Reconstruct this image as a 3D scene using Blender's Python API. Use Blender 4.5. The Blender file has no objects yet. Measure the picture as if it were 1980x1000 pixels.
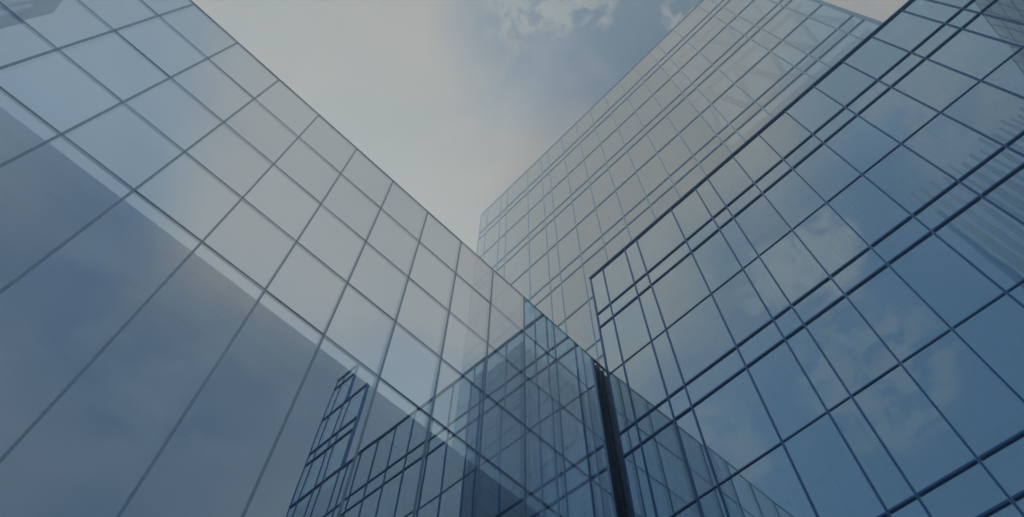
import bpy, bmesh, math, random
from mathutils import Vector, Matrix
random.seed(7)
S = bpy.context.scene
C = S.collection
A = 6.0                      # metres from the camera to the glass screen building on the left
EYE = 1.6                    # camera height

# ------------------------------------------------------------------ camera
F_PX, W_PX, H_PX = 1353.53, 1980.0, 1000.0
RIGHT = Vector((0.6897, 0.7240, 0.0116)).normalized()
DOWN = Vector((-0.6392, 0.6162, -0.4602))
DOWN = (DOWN - RIGHT * DOWN.dot(RIGHT)).normalized()
FWD = RIGHT.cross(DOWN).normalized()
cam_data = bpy.data.cameras.new('camera')
cam = bpy.data.objects.new('camera', cam_data)
C.objects.link(cam)
cam.matrix_world = Matrix((
    (RIGHT.x, -DOWN.x, -FWD.x, 0.0), (RIGHT.y, -DOWN.y, -FWD.y, 0.0),
    (RIGHT.z, -DOWN.z, -FWD.z, EYE), (0, 0, 0, 1)))
cam_data.sensor_fit = 'HORIZONTAL'
cam_data.sensor_width = 36.0
cam_data.lens = 36.0 * F_PX / W_PX
cam_data.clip_start = 0.05
cam_data.clip_end = 5000
cam_data.dof.use_dof = True
cam_data.dof.focus_distance = 34.0
cam_data.dof.aperture_fstop = 0.95
S.camera = cam

# ------------------------------------------------------------------ render settings
S.render.engine = 'CYCLES'
S.view_settings.view_transform = 'Standard'
S.view_settings.look = 'None'
S.view_settings.exposure = 0.20
S.view_settings.gamma = 1.0
S.cycles.use_denoising = True
S.cycles.max_bounces = 16
S.cycles.glossy_bounces = 8
S.cycles.transparent_max_bounces = 32
S.cycles.diffuse_bounces = 3
S.cycles.sample_clamp_indirect = 4.0

# ------------------------------------------------------------------ sky and sun
SUN_DIR = Vector((-0.80, 0.36, 0.48)).normalized()       # towards the sun, behind the left building
SUN_EL = math.asin(SUN_DIR.z)
SUN_AZ = math.atan2(SUN_DIR.x, SUN_DIR.y)
GLOW = (-0.17, 0.000, 0.985)                            # middle of the thin bright cloud overhead

world = bpy.data.worlds.new("World")
S.world = world
world.use_nodes = True
nt = world.node_tree
for n in list(nt.nodes): nt.nodes.remove(n)

class G:                                                 # tiny node helper
    def __init__(s, tree): s.t = tree
    def n(s, kind, **kw):
        x = s.t.nodes.new(kind)
        for k, v in kw.items(): setattr(x, k, v)
        return x
    def put(s, sock, v):
        if hasattr(v, 'is_output'): s.t.links.new(v, sock)
        else: sock.default_value = v
    def math(s, op, a, b=0.0, c=0.0, clamp=False):
        x = s.n('ShaderNodeMath', operation=op, use_clamp=clamp)
        s.put(x.inputs[0], a); s.put(x.inputs[1], b); s.put(x.inputs[2], c)
        return x.outputs[0]
    def mapr(s, v, a, b, c=0.0, d=1.0, mode='SMOOTHSTEP'):
        x = s.n('ShaderNodeMapRange', interpolation_type=mode)
        s.put(x.inputs['Value'], v)
        x.inputs['From Min'].default_value = a; x.inputs['From Max'].default_value = b
        x.inputs['To Min'].default_value = c; x.inputs['To Max'].default_value = d
        return x.outputs['Result']
    def mix(s, f, a, b, blend='MIX'):
        x = s.n('ShaderNodeMix', data_type='RGBA', blend_type=blend)
        s.put(x.inputs[0], f); s.put(x.inputs[6], a); s.put(x.inputs[7], b)
        return x.outputs[2]
    def noise(s, vec, scale, detail=6, rough=0.55, dist=0.0):
        x = s.n('ShaderNodeTexNoise')
        s.put(x.inputs['Vector'], vec)
        x.inputs['Scale'].default_value = scale; x.inputs['Detail'].default_value = detail
        x.inputs['Roughness'].default_value = rough; x.inputs['Distortion'].default_value = dist
        return x.outputs['Fac']

g = G(nt)
tc = g.n('ShaderNodeTexCoord')
dirv = tc.outputs['Generated']
sky = g.n('ShaderNodeTexSky', sky_type='NISHITA')
sky.sun_disc = False
sky.sun_elevation = SUN_EL
sky.sun_rotation = SUN_AZ
sky.air_density = 1.0; sky.dust_density = 1.2; sky.ozone_density = 2.0
def dotdir(v):
    x = g.n('ShaderNodeVectorMath', operation='DOT_PRODUCT')
    nt.links.new(dirv, x.inputs[0]); x.inputs[1].default_value = Vector(v).normalized()
    return x.outputs['Value']
# the flat cloud layer: direction divided by its height
sep = g.n('ShaderNodeSeparateXYZ'); nt.links.new(dirv, sep.inputs[0])
zc = g.math('MAXIMUM', sep.outputs[2], 0.06)
cmb = g.n('ShaderNodeCombineXYZ')
nt.links.new(g.math('DIVIDE', sep.outputs[0], zc), cmb.inputs[0])
nt.links.new(g.math('DIVIDE', sep.outputs[1], zc), cmb.inputs[1])
layer = cmb.outputs[0]
big = g.noise(layer, 2.3, 7, 0.55, 0.3)
fine = g.noise(layer, 6.0, 9, 0.6, 0.4)
south = g.math('MAXIMUM', g.math('MULTIPLY', sep.outputs[1], -1.0), 0.0)
ax = g.math('DIVIDE', g.math('ADD', g.math('ADD', sep.outputs[0], 0.04), g.math('MULTIPLY', south, 0.42)), 1.0)
ax = g.math('MAXIMUM', g.math('DIVIDE', ax, 0.68), g.math('DIVIDE', ax, -0.82))
ay = g.math('MAXIMUM', g.math('DIVIDE', sep.outputs[1], 0.85), g.math('DIVIDE', sep.outputs[1], -0.60))
rad = g.math('SQRT', g.math('ADD', g.math('MULTIPLY', ax, ax), g.math('MULTIPLY', ay, ay)))
cross = g.math('MULTIPLY', g.math('MAXIMUM', g.math('SUBTRACT', g.math('ABSOLUTE', sep.outputs[0]), 0.36), 0.0), south)
rad = g.math('ADD', rad, g.math('MULTIPLY', cross, 5.0))
rad = g.math('ADD', rad, g.math('MULTIPLY', g.math('MULTIPLY', g.math('MAXIMUM', g.math('ADD', sep.outputs[0], 0.02), 0.0), south), 2.0))
rad = g.math('ADD', rad, g.math('MULTIPLY', g.math('LESS_THAN', sep.outputs[2], 0.0), 9.0))
glow = g.mapr(rad, 1.42, 0.48)
WISPS = (((-0.1093, 0.098, 0.9892), 3.6, 0.75), ((-0.064, 0.1218, 0.9905), 3.4, 0.8), ((-0.0278, 0.1635, 0.9861), 2.4, 0.7), ((0.0443, 0.2449, 0.9685), 1.9, 0.8), ((-0.3328, -0.1529, 0.9305), 3.5, 0.5), ((0.2134, 0.4016, 0.8906), 3.5, 0.5))
HEAPS = (((-0.0364, -0.5735, 0.8184), 4.2, 0.9), ((-0.0929, -0.5622, 0.8218), 3.6, 0.8), ((-0.289, -0.4826, 0.8268), 4.5, 0.7), ((-0.0769, -0.6898, 0.7199), 6.5, 0.5), ((-0.2317, -0.4674, 0.8531), 5, 0.35), ((-0.2978, -0.6417, 0.7068), 4.5, 0.45), ((0.1881, -0.4877, 0.8525), 5, 0.4), ((0.18, -0.5542, 0.8127), 4, 0.3), ((0.6632, -0.0001, 0.7485), 6, 0.51), ((0.6484, 0.1314, 0.7499), 6.5, 0.55), ((0.6812, -0.0508, 0.7303), 5, 0.39), ((0.7144, 0.1293, 0.6876), 6, 0.39), ((0.6475, 0.2152, 0.731), 6, 0.43), ((0.4936, 0.3838, 0.7804), 5, 0.47), ((0.7558, 0.0813, 0.6497), 4, 0.31), ((0.394, 0.4785, 0.7847), 5, 0.39))
# thin veil of bright cloud round the glow, broken by large noise
veil = g.math('MULTIPLY', glow, g.math('ADD', 1.2, g.math('MULTIPLY', g.math('SUBTRACT', big, 0.5), 2.4)))
veil = g.mapr(veil, 0.06, 0.95)
# heaped clouds against the blue lower down
off = g.n('ShaderNodeVectorMath', operation='ADD'); nt.links.new(layer, off.inputs[0]); off.inputs[1].default_value = (3.7, 1.9, 0.6)
heap = g.noise(off.outputs[0], 1.3, 8, 0.52, 0.1)
puff = g.mapr(heap, 0.42, 0.76)
SKY_TINT = (0.52, 1.22, 1.62, 1)
blue = g.mix(1.0, sky.outputs[0], SKY_TINT, 'MULTIPLY')
blue = g.mix(g.mapr(sep.outputs[0], 0.35, 0.85, 0.0, 0.62), blue, (0.20, 0.55, 1.15, 1))     # deeper blue low in the east
c1 = g.mix(g.math('MULTIPLY', puff, 0.9), blue, (3.9, 4.0, 3.9, 1))
cloud = g.mix(g.mapr(veil, 0.45, 1.0), (3.6, 3.65, 3.2, 1), (5.6, 4.6, 3.6, 1))
patch = g.noise(off.outputs[0], 3.2, 6, 0.6, 0.6)
cloud = g.mix(g.mapr(patch, 0.42, 0.66, 0.0, 0.55), cloud, (4.3, 3.9, 3.3, 1))
# gap in the veil with torn wisps, right of the middle
tear = g.noise(layer, 9.0, 12, 0.62, 0.8)
hole = g.mapr(g.math('ADD', dotdir((0.035, 0.16, 0.985)), g.math('ADD', g.math('MULTIPLY', g.math('SUBTRACT', big, 0.5), 0.05), g.math('MULTIPLY', g.math('SUBTRACT', tear, 0.5), 0.03))), math.cos(math.radians(16)), math.cos(math.radians(5)))
wisp = g.mapr(g.math('ADD', g.math('MULTIPLY', tear, 0.7), g.math('MULTIPLY', big, 0.3)), 0.53, 0.66)
open_ = g.math('MULTIPLY', hole, g.math('SUBTRACT', 0.9, g.math('MULTIPLY', wisp, 0.6)))
veil = g.math('MULTIPLY', veil, g.math('SUBTRACT', 1.0, open_))
hb = g.mix(g.math('MULTIPLY', hole, 0.8), c1, (1.2, 1.75, 2.2, 1))
col = g.mix(veil, hb, cloud)
# a pale bank of cloud low in the south-east
bank = g.mapr(g.math('ADD', dotdir((0.4242, -0.4361, 0.7936)), g.math('MULTIPLY', g.math('SUBTRACT', big, 0.5), 0.06)), math.cos(math.radians(25)), math.cos(math.radians(6)))
col = g.mix(g.math('MULTIPLY', bank, 0.85), col, (3.7, 4.5, 5.0, 1))
# heaped white clouds lower down, mirrored in the facades
torn = g.noise(layer, 15.0, 12, 0.60, 0.15)
shred = g.noise(layer, 26.0, 12, 0.64, 0.3)
soft = g.noise(layer, 5.0, 10, 0.56, 0.1)
for n_, (d_, r_, k_) in enumerate(HEAPS):
    lobe = g.mapr(dotdir(d_), math.cos(math.radians(r_ * (1.35 if n_ > 7 else 1.1))), 1.0)
    lobe = g.mapr(g.math('MULTIPLY', lobe, g.math('ADD', 0.75, g.math('MULTIPLY', g.math('SUBTRACT', soft if n_ > 7 else torn, 0.5), 7.0 if n_ > 7 else 6.5))), 0.34 if n_ > 7 else 0.06, 1.25 if n_ > 7 else 0.95)
    col = g.mix(g.math('MULTIPLY', lobe, k_ * (0.55 if n_ > 7 else 0.9)), col, (3.1, 3.9, 4.3, 1) if n_ > 7 else (4.9, 4.8, 4.4, 1))
# a few small bright torn clouds across the gap
for d_, r_, k_ in (WISPS):
    lobe = g.mapr(dotdir(d_), math.cos(math.radians(r_)), 1.0)
    lobe = g.mapr(g.math('MULTIPLY', lobe, g.math('ADD', 0.75, g.math('MULTIPLY', g.math('SUBTRACT', shred, 0.5), 7.0))), 0.20, 1.0)
    col = g.mix(g.math('MULTIPLY', lobe, k_), col, (4.7, 4.5, 4.0, 1))
bg = g.n('ShaderNodeBackground'); bg.inputs['Strength'].default_value = 0.1
nt.links.new(col, bg.inputs['Color'])
out = g.n('ShaderNodeOutputWorld'); nt.links.new(bg.outputs[0], out.inputs['Surface'])

sun_data = bpy.data.lights.new('sun', 'SUN')
sun_data.energy = 2.0; sun_data.angle = math.radians(0.5); sun_data.color = (1.0, 0.93, 0.84)
sun = bpy.data.objects.new('sun', sun_data); C.objects.link(sun)
sun.rotation_euler = SUN_DIR.to_track_quat('Z', 'Y').to_euler()

# ------------------------------------------------------------------ materials
def base_mat(name):
    m = bpy.data.materials.new(name); m.use_nodes = True
    t = m.node_tree
    for n in list(t.nodes): t.nodes.remove(n)
    return m, G(t), t

def surface_mat(name, color, rough=0.5, metal=0.0, vary=0.12, scale=3.0, spec=0.5):
    m, q, t = base_mat(name)
    p = q.n('ShaderNodeBsdfPrincipled')
    tcn = q.n('ShaderNodeTexCoord')
    nz = q.noise(tcn.outputs['Object'], scale, 5, 0.6)
    k = q.mapr(nz, 0.3, 0.7, 1 - vary, 1 + vary, 'LINEAR')
    hsv = q.n('ShaderNodeHueSaturation'); hsv.inputs['Color'].default_value = (*color, 1)
    t.links.new(k, hsv.inputs['Value'])
    t.links.new(hsv.outputs[0], p.inputs['Base Color'])
    t.links.new(q.mapr(nz, 0.3, 0.7, rough * 0.85, min(1, rough * 1.15), 'LINEAR'), p.inputs['Roughness'])
    p.inputs['Metallic'].default_value = metal
    p.inputs['Specular IOR Level'].default_value = spec
    o = q.n('ShaderNodeOutputMaterial'); t.links.new(p.outputs[0], o.inputs[0])
    return m

def glass_mat(name, r0, gain, power, tint_r, tint_t, wave=0.0):
    """coated glazing: mirror reflection that grows towards grazing, the rest let through with a tint"""
    m, q, t = base_mat(name)
    lw = q.n('ShaderNodeLayerWeight'); lw.inputs['Blend'].default_value = 0.5
    f = q.math('POWER', lw.outputs['Facing'], power)
    f = q.math('MULTIPLY_ADD', f, gain, r0, clamp=True)
    oi = q.n('ShaderNodeObjectInfo')
    k = q.mapr(oi.outputs['Random'], 0, 1, 0.93, 1.0, 'LINEAR')
    gcol = q.mix(1.0, (*tint_r, 1), k, 'MULTIPLY')
    gl = q.n('ShaderNodeBsdfGlossy'); t.links.new(gcol, gl.inputs['Color']); gl.inputs['Roughness'].default_value = 0.0
    tr = q.n('ShaderNodeBsdfTransparent'); tr.inputs['Color'].default_value = (*tint_t, 1)
    if wave:
        tcn = q.n('ShaderNodeTexCoord')
        sh = q.n('ShaderNodeVectorMath', operation='ADD'); t.links.new(tcn.outputs['Object'], sh.inputs[0])
        t.links.new(q.math('MULTIPLY', oi.outputs['Random'], 50.0), sh.inputs[1])
        nz = q.noise(sh.outputs[0], 0.9, 1, 0.4)
        b = q.n('ShaderNodeBump'); b.inputs['Strength'].default_value = 1.0; b.inputs['Distance'].default_value = wave
        t.links.new(nz, b.inputs['Height']); t.links.new(b.outputs[0], gl.inputs['Normal'])
    mx = q.n('ShaderNodeMixShader')
    t.links.new(f, mx.inputs[0]); t.links.new(tr.outputs[0], mx.inputs[1]); t.links.new(gl.outputs[0], mx.inputs[2])
    o = q.n('ShaderNodeOutputMaterial'); t.links.new(mx.outputs[0], o.inputs[0])
    return m

def clear_mat(name, tint):
    m, q, t = base_mat(name)
    tr = q.n('ShaderNodeBsdfTransparent'); tr.inputs['Color'].default_value = (*tint, 1)
    o = q.n('ShaderNodeOutputMaterial'); t.links.new(tr.outputs[0], o.inputs[0])
    return m

M = {}
M['glass_screen'] = glass_mat('screen_glass', 0.70, 0.27, 2.0, (0.90, 0.95, 1.0), (0.92, 0.95, 0.96), 0.0014)
M['glass_block'] = glass_mat('block_glass', 0.60, 0.38, 1.8, (0.87, 0.97, 1.0), (0.52, 0.70, 0.80), 0.0018)
M['glass_tower'] = glass_mat('tower_glass', 0.50, 0.42, 1.2, (0.90, 0.97, 0.99), (0.44, 0.66, 0.76), 0.0)
M['glass_dark'] = glass_mat('dark_glass', 0.28, 0.5, 2.5, (0.7, 0.82, 1.0), (0.25, 0.34, 0.46))
M['fin_glass'] = glass_mat('blue_fin_glass', 0.30, 0.4, 2.0, (0.8, 0.92, 1.0), (0.62, 0.74, 0.84))
M['glass_edge'] = clear_mat('glass_inner_face', (0.97, 0.985, 0.99))
M['frame_screen'] = surface_mat('grey_blue_aluminium', (0.36, 0.44, 0.49), 0.24, 0.95, 0.08, 1.5)
M['frame_block'] = surface_mat('navy_aluminium', (0.085, 0.18, 0.35), 0.34, 0.6, 0.10, 1.5)
M['frame_tower'] = surface_mat('steel_blue_aluminium', (0.36, 0.48, 0.56), 0.32, 0.9, 0.08, 0.5)
M['frame_dark'] = surface_mat('dark_aluminium', (0.03, 0.045, 0.07), 0.45, 0.5, 0.1, 1)
M['liner'] = surface_mat('blue_grey_liner_panel', (0.08, 0.17, 0.31), 0.7, 0, 0.15, 0.7)
M['ledge'] = surface_mat('dark_ledge', (0.05, 0.075, 0.11), 0.7, 0, 0.1, 1)
M['slab'] = surface_mat('concrete_slab', (0.26, 0.29, 0.31), 0.8, 0, 0.12, 0.8)
M['ceiling'] = surface_mat('ceiling_board', (0.42, 0.46, 0.48), 0.85, 0, 0.08, 0.6)
M['core'] = surface_mat('core_wall', (0.20, 0.25, 0.30), 0.8, 0, 0.15, 0.3)
M['steel'] = surface_mat('painted_steel', (0.14, 0.19, 0.25), 0.5, 0.2, 0.1, 1)
M['truss'] = surface_mat('pale_blue_steel', (0.20, 0.31, 0.44), 0.5, 0.2, 0.1, 1)
M['deep_blue'] = surface_mat('deep_blue_panel', (0.045, 0.10, 0.20), 0.6, 0.0, 0.15, 0.6)
M['blind'] = surface_mat('pale_blind_cloth', (0.50, 0.52, 0.52), 0.9, 0, 0.06, 4)
M['spandrel'] = surface_mat('blue_slate_panel', (0.14, 0.25, 0.38), 0.4, 0.3, 0.1, 1)
M['pier'] = surface_mat('dark_blue_cladding', (0.03, 0.06, 0.15), 0.30, 0.3, 0.25, 2.5)
M['pier_light'] = surface_mat('mid_blue_cladding', (0.06, 0.10, 0.17), 0.30, 0.5, 0.25, 2.5)

# ------------------------------------------------------------------ mesh helpers
def mesh_obj(name, bm, mats, parent=None, matrix=None):
    me = bpy.data.meshes.new(name); bm.to_mesh(me); bm.free()
    for m in (mats if isinstance(mats, (list, tuple)) else [mats]): me.materials.append(m)
    o = bpy.data.objects.new(name, me); C.objects.link(o)
    if parent: o.parent = parent
    if matrix is not None: o.matrix_local = matrix
    return o

def add_box(bm, u0, u1, n0, n1, z0, z1, bevel=0.0):
    """box in facade space: u along the facade, n outwards, z up"""
    vs = [bm.verts.new((u, n, z)) for z in (z0, z1) for n in (n0, n1) for u in (u0, u1)]
    idx = [(0, 2, 3, 1), (4, 5, 7, 6), (0, 1, 5, 4), (2, 6, 7, 3), (0, 4, 6, 2), (1, 3, 7, 5)]
    fs = [bm.faces.new([vs[i] for i in f]) for f in idx]
    if bevel:
        es = {e for f in fs for e in f.edges}
        bmesh.ops.bevel(bm, geom=list(es), offset=bevel, segments=1, affect='EDGES')
    return fs

def box_obj(name, dims, mat, parent, bevel=0.0):
    bm = bmesh.new(); add_box(bm, *dims, bevel=bevel)
    bmesh.ops.recalc_face_normals(bm, faces=bm.faces)
    return mesh_obj(name, bm, mat, parent)

def add_bar(bm, p, q, w, d):
    """rectangular bar from p to q"""
    p, q = Vector(p), Vector(q); ax = (q - p).normalized()
    side = ax.cross(Vector((0, 1, 0)));
    if side.length < 1e-4: side = ax.cross(Vector((1, 0, 0)))
    side.normalize(); up = ax.cross(side)
    vs = []
    for c in (p, q):
        for a, b in ((-1, -1), (1, -1), (1, 1), (-1, 1)):
            vs.append(bm.verts.new(c + side * a * w / 2 + up * b * d / 2))
    for f in ((0, 1, 2, 3), (7, 6, 5, 4), (0, 4, 5, 1), (1, 5, 6, 2), (2, 6, 7, 3), (3, 7, 4, 0)):
        bm.faces.new([vs[i] for i in f])

def building(name, label, origin, e, category='building'):
    """Empty at the foot of the facade; local x along the facade, local y outwards to the street, z up"""
    e = Vector((e[0], e[1], 0)).normalized()
    n = Vector((e.y, -e.x, 0))
    if n.dot(Vector((0, 0, 0)) - Vector((origin[0], origin[1], 0))) < 0: n = -n
    o = bpy.data.objects.new(name, None); C.objects.link(o)
    o.matrix_world = Matrix(((e.x, n.x, 0, origin[0]), (e.y, n.y, 0, origin[1]), (0, 0, 1, 0), (0, 0, 0, 1)))
    o['label'] = label; o['category'] = category
    return o

def to_px(v):
    d = v - Vector((0, 0, EYE)); z = d.dot(FWD)
    if z < 0.1: return None
    return (W_PX / 2 + F_PX * d.dot(RIGHT) / z, H_PX / 2 + F_PX * d.dot(DOWN) / z)

def seen_area(pts):
    pp = [to_px(p) for p in pts]
    if any(p is None for p in pp): return 0.0
    pp = [(min(max(x, 0), W_PX), min(max(y, 0), H_PX)) for x, y in pp]
    a = 0
    for i in range(4):
        x0, y0 = pp[i]; x1, y1 = pp[(i + 1) % 4]; a += x0 * y1 - x1 * y0
    return abs(a) / 2

def pane_bm(bm, w, h, t, mat_off=0):
    """glass sheet centred on its own origin, outer face at n=0"""
    fs = add_box(bm, -w / 2, w / 2, -t, 0, -h / 2, h / 2)
    bmesh.ops.recalc_face_normals(bm, faces=fs)
    for f in fs: f.material_index = 0 if f.normal.y > 0.9 else 1

def glaze(root, cells, glass, tilt=0.0024, t=0.016, limit=100):
    """one part per pane for the panes that show largest, one shared part for the rest"""
    mw = root.matrix_world
    rows = []
    for (u0, u1, z0, z1) in cells:
        ar = seen_area([mw @ Vector(p) for p in ((u0, 0, z0), (u1, 0, z0), (u1, 0, z1), (u0, 0, z1))])
        rows.append((ar, u0, u1, z0, z1))
    rows.sort(key=lambda r: -r[0])
    rest = bmesh.new()
    for i, (ar, u0, u1, z0, z1) in enumerate(rows):
        m = Matrix.Translation(((u0 + u1) / 2, 0, (z0 + z1) / 2)) @ Matrix.Rotation(random.gauss(0, tilt), 4, 'Z') @ Matrix.Rotation(random.gauss(0, tilt), 4, 'X')
        if i < limit and ar > 0:
            bm = bmesh.new(); pane_bm(bm, u1 - u0, z1 - z0, t)
            mesh_obj('window_pane', bm, [M[glass], M['glass_edge']], root, m)
        else:
            bm = bmesh.new(); pane_bm(bm, u1 - u0, z1 - z0, t)
            bmesh.ops.transform(bm, matrix=m, verts=bm.verts)
            tmp = bpy.data.meshes.new('tmp'); bm.to_mesh(tmp); bm.free()
            rest.from_mesh(tmp); bpy.data.meshes.remove(tmp)
    if len(rest.verts):
        o = mesh_obj('window_glazing', rest, [M[glass], M['glass_edge']], root)
        o['kind'] = 'stuff'
    else: rest.free()

def grid_cells(us, zs, keep=lambda u0, u1, z0, z1: True):
    return [(u0, u1, z0, z1) for u0, u1 in zip(us[:-1], us[1:]) for z0, z1 in zip(zs[:-1], zs[1:]) if keep(u0, u1, z0, z1)]

# ------------------------------------------------------------------ ground
bm = bmesh.new()
for v in ((-220, -220), (220, -220), (220, 220), (-220, 220)): bm.verts.new((v[0], v[1], 0))
bm.faces.new(bm.verts)
gm, q, t = base_mat('granite_paving')
p = q.n('ShaderNodeBsdfPrincipled'); tcn = q.n('ShaderNodeTexCoord')
br = q.n('ShaderNodeTexBrick'); t.links.new(tcn.outputs['Object'], br.inputs['Vector'])
br.inputs['Scale'].default_value = 1.0; br.inputs['Brick Width'].default_value = 0.9; br.inputs['Row Height'].default_value = 0.6
br.inputs['Mortar Size'].default_value = 0.008
br.inputs['Color1'].default_value = (0.36, 0.37, 0.38, 1); br.inputs['Color2'].default_value = (0.44, 0.45, 0.46, 1); br.inputs['Mortar'].default_value = (0.07, 0.07, 0.07, 1)
t.links.new(br.outputs['Color'], p.inputs['Base Color']); p.inputs['Roughness'].default_value = 0.7
o_ = q.n('ShaderNodeOutputMaterial'); t.links.new(p.outputs[0], o_.inputs[0])
ground = mesh_obj('ground', bm, gm); ground['kind'] = 'structure'

def Z(k, dist): return EYE + k * dist       # height seen at slope k on a facade at that distance

# ------------------------------------------------------------------ 1. glass screen building on the left
PHI = -0.0326145
eL = (math.sin(PHI), math.cos(PHI)); nL = (-math.cos(PHI) * A, math.sin(PHI) * A)
L = building('glass_office_building', 'bright glass building on the left, its clear panes rising past its roof as a screen', nL, eL)
muL = [(-0.5338 + 0.17545 * k) * A for k in range(-9, 12)]
endL = 1.462 * A; topL = Z(2.4525, A)
zsL = [0.0, Z(0.46, A)] + [Z(2.4525 - 0.2586 * k, A) for k in range(4, -1, -1)]
usL = muL + [endL]
MWL, MDL = 0.031, 0.012
glaze(L, grid_cells(usL, zsL), 'glass_screen')
for u in usL:
    box_obj('mullion', (u - MWL / 2, u + MWL / 2, -0.10, MDL, 0, topL - 0.012), M['frame_screen'], L)
for z in zsL[1:-1]:
    bm = bmesh.new()
    for u0, u1 in zip(usL[:-1], usL[1:]): add_box(bm, u0 + MWL / 2, u1 - MWL / 2, -0.05, 0.005, z - 0.008, z + 0.008)
    mesh_obj('transom', bm, M['frame_screen'], L)
box_obj('coping', (usL[0] - 0.03, 1.60 * A, -0.05, 0.008, topL - 0.012, topL + 0.004), M['frame_screen'], L)
# roof slab and the panelled wall behind the glass under it
SB = 0.34
zB = EYE + 1.366 * (A + SB)
bm = bmesh.new()
add_box(bm, usL[0], endL - 0.03, -7.0, -SB, 0.0, zB)
mesh_obj('inner_wall', bm, M['liner'], L)
for kz, hh, dd in ((1.309, 0.012, 0.03), (1.238, 0.014, 0.03), (1.156, 0.09, 0.07), (0.93, 0.03, 0.03)):
    zz = EYE + kz * (A + SB)
    box_obj('ledge', (usL[0], endL - 0.04, -SB, -SB + dd, zz - hh / 2, zz + hh / 2), M['ledge'], L)
# dark ribbed corner where the screen meets the block
pr = bmesh.new()
cols = [(1.464, 1.470, 0.02), (1.470, 1.492, -0.05), (1.500, 1.506, 0.00), (1.506, 1.530, -0.06), (1.530, 1.537, -0.01), (1.537, 1.60, -0.08)]
for u0, u1, d in cols: add_box(pr, u0 * A, u1 * A, -0.55, d, 0, topL - 0.014 - (0.10 if d < 0 else 0))
add_box(pr, 1.492 * A, 1.500 * A, -0.55, -0.10, 0, topL - 0.2)
mesh_obj('corner_pier', pr, M['pier'], L)
for k in range(26):
    zz = 0.3 + k * 0.62 + random.uniform(-.1, .1)
    if zz < topL - 0.7: box_obj('pier_panel', (1.5066 * A, 1.5294 * A, -0.0597, -0.045, zz, zz + random.uniform(0.08, 0.3)), M['pier_light'], L)

# ------------------------------------------------------------------ 2. stepped glass block on the right
BP = 1.476 * A
P = building('glass_office_building', 'nearer blue glass block on the right with navy frames and paired transoms', (0, BP), (1, 0))
k0 = -0.6879
offP = [0, .0571, .1599, .2116, .3659, .4688, .5193, .6214, .7225, .8237, .9294, 1.0318, 1.1324, 1.2331, 1.2839, 1.4059, 1.4579, 1.5609, 1.6179]
usP = [(k0 + o) * BP for o in offP]
zr = [2.1427, 1.9028, 1.8265, 1.5859, 1.3436, 1.2648, 1.0265, 0.787, 0.709, 0.468, 0.228, 0.150]
zlow = [0.0] + sorted(Z(k, BP) for k in zr)
zup = [Z(2.1427 + d, BP) for d in (0.2405, 0.317, 0.5575, 0.798, 0.8745)]
topP = zlow[-1]; topW = zup[-1]
WING = 14                                   # the taller wing starts at this mullion
STEP = 16                                   # and its right half stands one storey higher
topM = zup[2]
cells = grid_cells(usP, zlow) + grid_cells(usP[WING:], [topP] + zup[:3]) + grid_cells(usP[STEP:], zup[2:])
glaze(P, cells, 'glass_block')
MW, MD = 0.031, 0.026
for i, u in enumerate(usP):
    top = topW if i >= STEP else topM if i >= WING else topP
    w = MW + (0.015 if i == 0 else 0)
    box_obj('mullion', (u - w / 2, u + w / 2, -0.12, MD, 0, top - 0.02), M['frame_block'], P)
def transomP(z, us, thick, deep):
    bm = bmesh.new()
    for u0, u1 in zip(us[:-1], us[1:]):
        add_box(bm, u0 + MW / 2 + .008, u1 - MW / 2 - .008, -0.09, deep, z - thick / 2, z + thick / 2)
    mesh_obj('transom', bm, M['frame_block'], P)
pair = {1, 2, 4, 5, 7, 8, 10, 11}
for i, k in enumerate(zr):
    if i == 0: continue
    z = Z(k, BP)
    transomP(z, usP, 0.026 if i not in pair else 0.038, 0.020 if i not in pair else 0.034)
for j, z in enumerate([topP] + zup[:-1]):
    transomP(z, usP[WING if z < topM - .01 else STEP:], 0.05, 0.05)
box_obj('coping', (usP[0] - 0.03, usP[WING] - MW / 2, -0.35, 0.05, topP - 0.02, topP + 0.03), M['frame_block'], P)
box_obj('coping', (usP[WING] - 0.03, usP[STEP] - MW / 2, -0.12, 0.05, topM - 0.02, topM + 0.03), M['frame_block'], P)
box_obj('coping', (usP[STEP] - 0.03, usP[-1] + 0.03, -0.12, 0.05, topW - 0.02, topW + 0.03), M['frame_block'], P)
# floors: slab behind each spandrel band with a ribbed ceiling
DP = 8.0
def floors(root, us, pairs, depth, rib, ribs_n):
    u0, u1 = us[0] + 0.06, us[-1] - 0.06
    for zb, zt in pairs:
        sl = box_obj('floor_slab', (u0, u1, -depth, -0.30, zb + 0.08, zt - 0.04), M['slab'], root)
        bm = bmesh.new()
        u = u0 + 0.5
        while u < u1:
            add_box(bm, u - rib / 2, u + rib / 2, -depth + .2, -0.36, zb + 0.02, zb + 0.0795); u += ribs_n
        for n_ in (-0.9, -2.2, -3.5, -4.8, -6.1):
            add_box(bm, u0, u1, n_ - rib, n_ + rib, zb - 0.02, zb + 0.0197)
        mesh_obj('ceiling_rib', bm, M['steel'], sl)
prP = [(Z(zr[i + 1], BP), Z(zr[i], BP)) for i in (1, 4, 7, 10)]
floors(P, usP, prP, DP, 0.07, 1.05)
box_obj('roof_slab', (usP[0] + .05, usP[-1] - .05, -DP, -0.25, topP - 0.35, topP - 0.05), M['slab'], P)
bm = bmesh.new()
add_box(bm, usP[0] + 0.02, usP[-1] - 0.02, -DP - 0.2, -DP, 0, topP - 0.05)
add_box(bm, usP[0] - 0.02, usP[0] + 0.02, -DP - 0.2, -0.125, 0, topP - 0.05)
add_box(bm, usP[-1] - 0.02, usP[-1] + 0.02, -DP - 0.2, -0.125, 0, topP - 0.05)
mesh_obj('core_wall', bm, M['core'], P)
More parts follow.
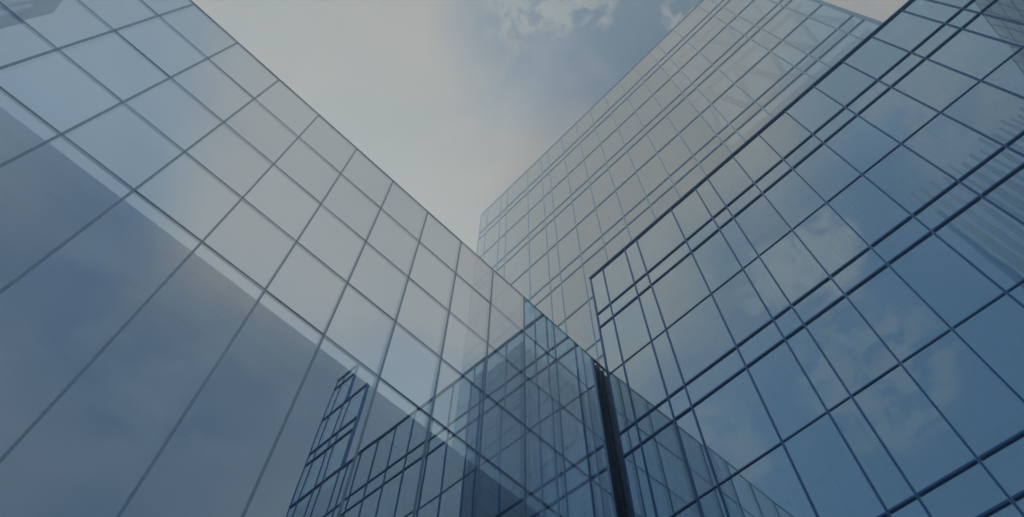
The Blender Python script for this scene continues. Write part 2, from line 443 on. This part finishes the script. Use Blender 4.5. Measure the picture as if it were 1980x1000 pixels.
for i in (2, 5, 8, 11, 14):
    tp = topP - 0.4
    box_obj('column', (usP[i] - 0.13, usP[i] + 0.13, -1.3, -1.04, 0, tp), M['slab'], P)

# roller blinds drawn to different heights behind some panes, and a light inner frame
n_bl = 0
for u0_, u1_ in zip(usP[:-1], usP[1:]):
    for z0_, z1_ in zip(zlow[1:-1], zlow[2:]):
        if z1_ - z0_ < 1.0 or random.random() > 0.42 or n_bl > 70: continue
        d_ = (z1_ - z0_) * random.choice((0.25, 0.4, 0.55, 0.8))
        box_obj('window_blind', (u0_ + .05, u1_ - .05, -0.215, -0.205, z1_ - d_, z1_ - 0.03), M['blind'], P); n_bl += 1
bm = bmesh.new()
for u0_, u1_ in zip(usP[:-1], usP[1:]):
    for f_ in ((0.36, 0.68) if u1_ - u0_ > 0.7 else (0.5,)):
        u_ = u0_ + (u1_ - u0_) * f_
        add_box(bm, u_ - .02, u_ + .02, -0.52, -0.46, 0, topP - .4)
mesh_obj('inner_frame', bm, M['frame_dark'], P)

# ------------------------------------------------------------------ 3. tall pale tower behind
BT = 4.80 * A
PH2 = 0.0045876
T = building('glass_office_tower', 'tall pale glass tower behind the blue block, topmost roofline against the sky', (-math.sin(PH2) * BT, math.cos(PH2) * BT), (math.cos(PH2), math.sin(PH2)))
lft = [0, .0603, .1725, .2260, .3877, .4955, .5507]
kT0, kT1 = -1.364, 0.4926
ks = [kT0 + o for o in lft] + [kT0 + .5507 + .10855 * i for i in range(1, 7)] + [kT1 - o for o in reversed(lft)]
usT = [k * BT for k in ks]
zt = [3.7898, 3.5277, 3.4512, 3.1977, 2.9389, 2.8641, 2.6093, 2.3535, 2.2709, 2.0157, 1.766, 1.684, 1.428, 1.179, 1.097, .841, .592, .510, .254]
zsT = [0.0] + sorted(Z(k, BT) for k in zt)
topT = zsT[-1]
glaze(T, grid_cells(usT, zsT), 'glass_tower', tilt=0.0004, t=0.03)
TW = 0.11
for i, u in enumerate(usT):
    w = TW * (1.5 if i in (0, len(usT) - 1) else 1)
    box_obj('mullion', (u - w / 2, u + w / 2, -0.25, 0.05, 0, topT - 0.05), M['frame_tower'], T)
for i, k in enumerate(zt[1:]):
    z = Z(k, BT); bm = bmesh.new()
    for u0, u1 in zip(usT[:-1], usT[1:]): add_box(bm, u0 + .085, u1 - .085, -0.2, 0.09, z - .06, z + .06)
    mesh_obj('transom', bm, M['frame_tower'], T)
box_obj('coping', (usT[0] - 0.08, usT[-1] + 0.08, -0.5, 0.08, topT - 0.05, topT + 0.10), M['frame_tower'], T)
DT = 9.0
prT = [(Z(a, BT), Z(b, BT)) for a, b in ((3.4512, 3.5277), (2.8641, 2.9389), (2.2709, 2.3535), (1.684, 1.766), (1.097, 1.179), (.510, .592))]
OPEN = 13                                  # upper storeys right of this mullion left hollow and roofless so sky silhouettes the bracing
zO = Z(1.766, BT)
floors(T, usT, prT[3:], DT, 0.16, 2.87)
floors(T, usT[:OPEN + 1], prT[:3], DT, 0.16, 2.87)
box_obj('roof_slab', (usT[0] + .1, usT[OPEN] - .1, -DT, -0.5, topT - 1.0, topT - 0.2), M['slab'], T)
bm = bmesh.new()
add_box(bm, usT[0] + .1, usT[OPEN], -DT - 0.3, -DT, 0, topT - .1)
add_box(bm, usT[OPEN], usT[-1] - .1, -DT - 0.3, -DT, 0, zO)
add_box(bm, usT[OPEN] - .3, usT[OPEN], -DT, -3.0, zO, topT - .1)
add_box(bm, usT[0] - 0.05, usT[0] + 0.05, -DT - .3, -0.26, 0, topT - .1)
mesh_obj('core_wall', bm, M['core'], T)
# glazed return on the right-hand corner
box_obj('corner_return', (usT[-1] + 0.09, usT[-1] + 0.42, -0.60, -0.30, 0, topT - .1), M['frame_tower'], T)
# diagonal bracing inside the glass
def bracing(u0, u1, zb, ztop, n, step, w):
    bm = bmesh.new(); u = u0; flip = False
    while u < u1 - 0.01:
        v = min(u + step, u1)
        add_bar(bm, (u, n, ztop if flip else zb), (v, n, zb if flip else ztop), w, w); u = v; flip = not flip
    add_bar(bm, (u0, n, zb), (u1, n, zb), w, w); add_bar(bm, (u0, n, ztop), (u1, n, ztop), w, w)
    return bm
for a, b in ((2.94, 3.44), (2.36, 2.85), (1.77, 2.26)):
    mesh_obj('diagonal_brace', bracing(usT[OPEN] + .2, 0.48 * BT, Z(a, BT) + .3, Z(b, BT) - .3, -0.9, 2.0, 0.5), M['steel'], T)
for a, b in ((1.77, 2.26), (2.36, 2.85)):
    mesh_obj('diagonal_brace', bracing(-1.2 * BT, -0.55 * BT, Z(a, BT) + .3, Z(b, BT) - .3, -1.6, 3.4, 0.5), M['steel'], T)

# ------------------------------------------------------------------ 4. buildings behind the viewer, seen only as reflections
DR = 5.8 * A
R_ = building('dark_office_building', 'dark blue glass building mirrored in the upper right corner of the blue block', (DR, 0), (0, 1))
topR = Z(3.04, DR)
def plain_block(root, u0, u1, top, bay, storey, depth, glass='glass_dark', inner='ledge'):
    us = [u0 + (u1 - u0) * i / round((u1 - u0) / bay) for i in range(round((u1 - u0) / bay) + 1)]
    nz = round(top / storey); zs = [top * i / nz for i in range(nz + 1)]
    glaze(root, grid_cells(us, zs), glass, limit=0)
    bm = bmesh.new()
    for u in us: add_box(bm, u - .05, u + .05, -0.1, 0.06, 0, top)
    mesh_obj('mullion', bm, M['frame_dark'], root)
    bm = bmesh.new()
    for z in zs[1:]:
        for a, b in zip(us[:-1], us[1:]): add_box(bm, a + .055, b - .055, -0.08, 0.05, z - .06, z + .06)
    mesh_obj('transom', bm, M['frame_dark'], root)
    box_obj('inner_wall', (u0, u1, -depth, -0.5, 0, top - .1), M[inner], root)
sgn = 1 if (R_.matrix_world @ Vector((1, 0, 0)) - R_.matrix_world.translation).y > 0 else -1
a_, b_ = sorted((sgn * -11.5 * A, sgn * -5.9 * A))
plain_block(R_, a_, b_, topR, 2.4, 3.6, 14, 'glass_dark', 'deep_blue')

YO = -3.0 * A
O_ = building('fin_topped_building', 'building crowned by jagged blue glass fins, mirrored at the right edge in the blue block', (0, YO), (1, 0))
sx = 1 if (O_.matrix_world @ Vector((1, 0, 0))).x > 0 else -1
a_, b_ = sorted((sx * 0.6 * A, sx * 2.92 * A)); a0_, b0_ = a_, b_
yq = 2 * BP - YO
topO = EYE + 0.90 * yq
plain_block(O_, a_, b_, topO, 1.9, 3.6, 10, 'glass_block', 'liner')
zt1 = EYE + 1.43 * yq
a_, b_ = sorted((sx * 0.95 * A, sx * 2.95 * A))
bm = bmesh.new()
u = a_
while u < b_:
    w_ = random.uniform(0.35, 0.9); apex = zt1 - random.uniform(0.0, 1.4); foot = topO + random.uniform(0.0, 1.2)
    pts = [(u, topO), (u + w_, foot), (u + w_ * 0.75, apex), (u + w_ * 0.45, apex - 0.1)]
    fr = [bm.verts.new((x, -0.3, z)) for x, z in pts]; bk = [bm.verts.new((x, -0.5, z)) for x, z in pts]
    bm.faces.new(fr); bm.faces.new(bk[::-1])
    for q_ in range(4): bm.faces.new((fr[q_], bk[q_], bk[(q_ + 1) % 4], fr[(q_ + 1) % 4]))
    u += w_ * random.uniform(0.9, 1.25)
bmesh.ops.recalc_face_normals(bm, faces=bm.faces)
for k_ in range(1, 8):
    z_ = topO - 3.55 * k_ + 0.8
    if z_ > 3: box_obj('spandrel', (a0_ + .02, b0_, 0.075, 0.20, z_ - 0.5, z_ + 0.5), M['spandrel'], O_)
rf = mesh_obj('roof_fin', bm, M['fin_glass'], O_); rf['kind'] = 'stuff'

# ------------------------------------------------------------------ thin haze round everything below the sky
bm = bmesh.new()
add_box(bm, -230, 230, -230, 230, -1.0, max(topT, topR) + 4.0)
bmesh.ops.recalc_face_normals(bm, faces=bm.faces)
hm, q, t = base_mat('haze_air')
pv = q.n('ShaderNodeVolumePrincipled')
pv.inputs['Color'].default_value = (0.72, 0.90, 1.0, 1)
pv.inputs['Density'].default_value = 0.0088
pv.inputs['Anisotropy'].default_value = 0.65
o_ = q.n('ShaderNodeOutputMaterial'); t.links.new(pv.outputs[0], o_.inputs['Volume'])
hz = mesh_obj('haze', bm, hm); hz['kind'] = 'stuff'
S.cycles.volume_bounces = 1
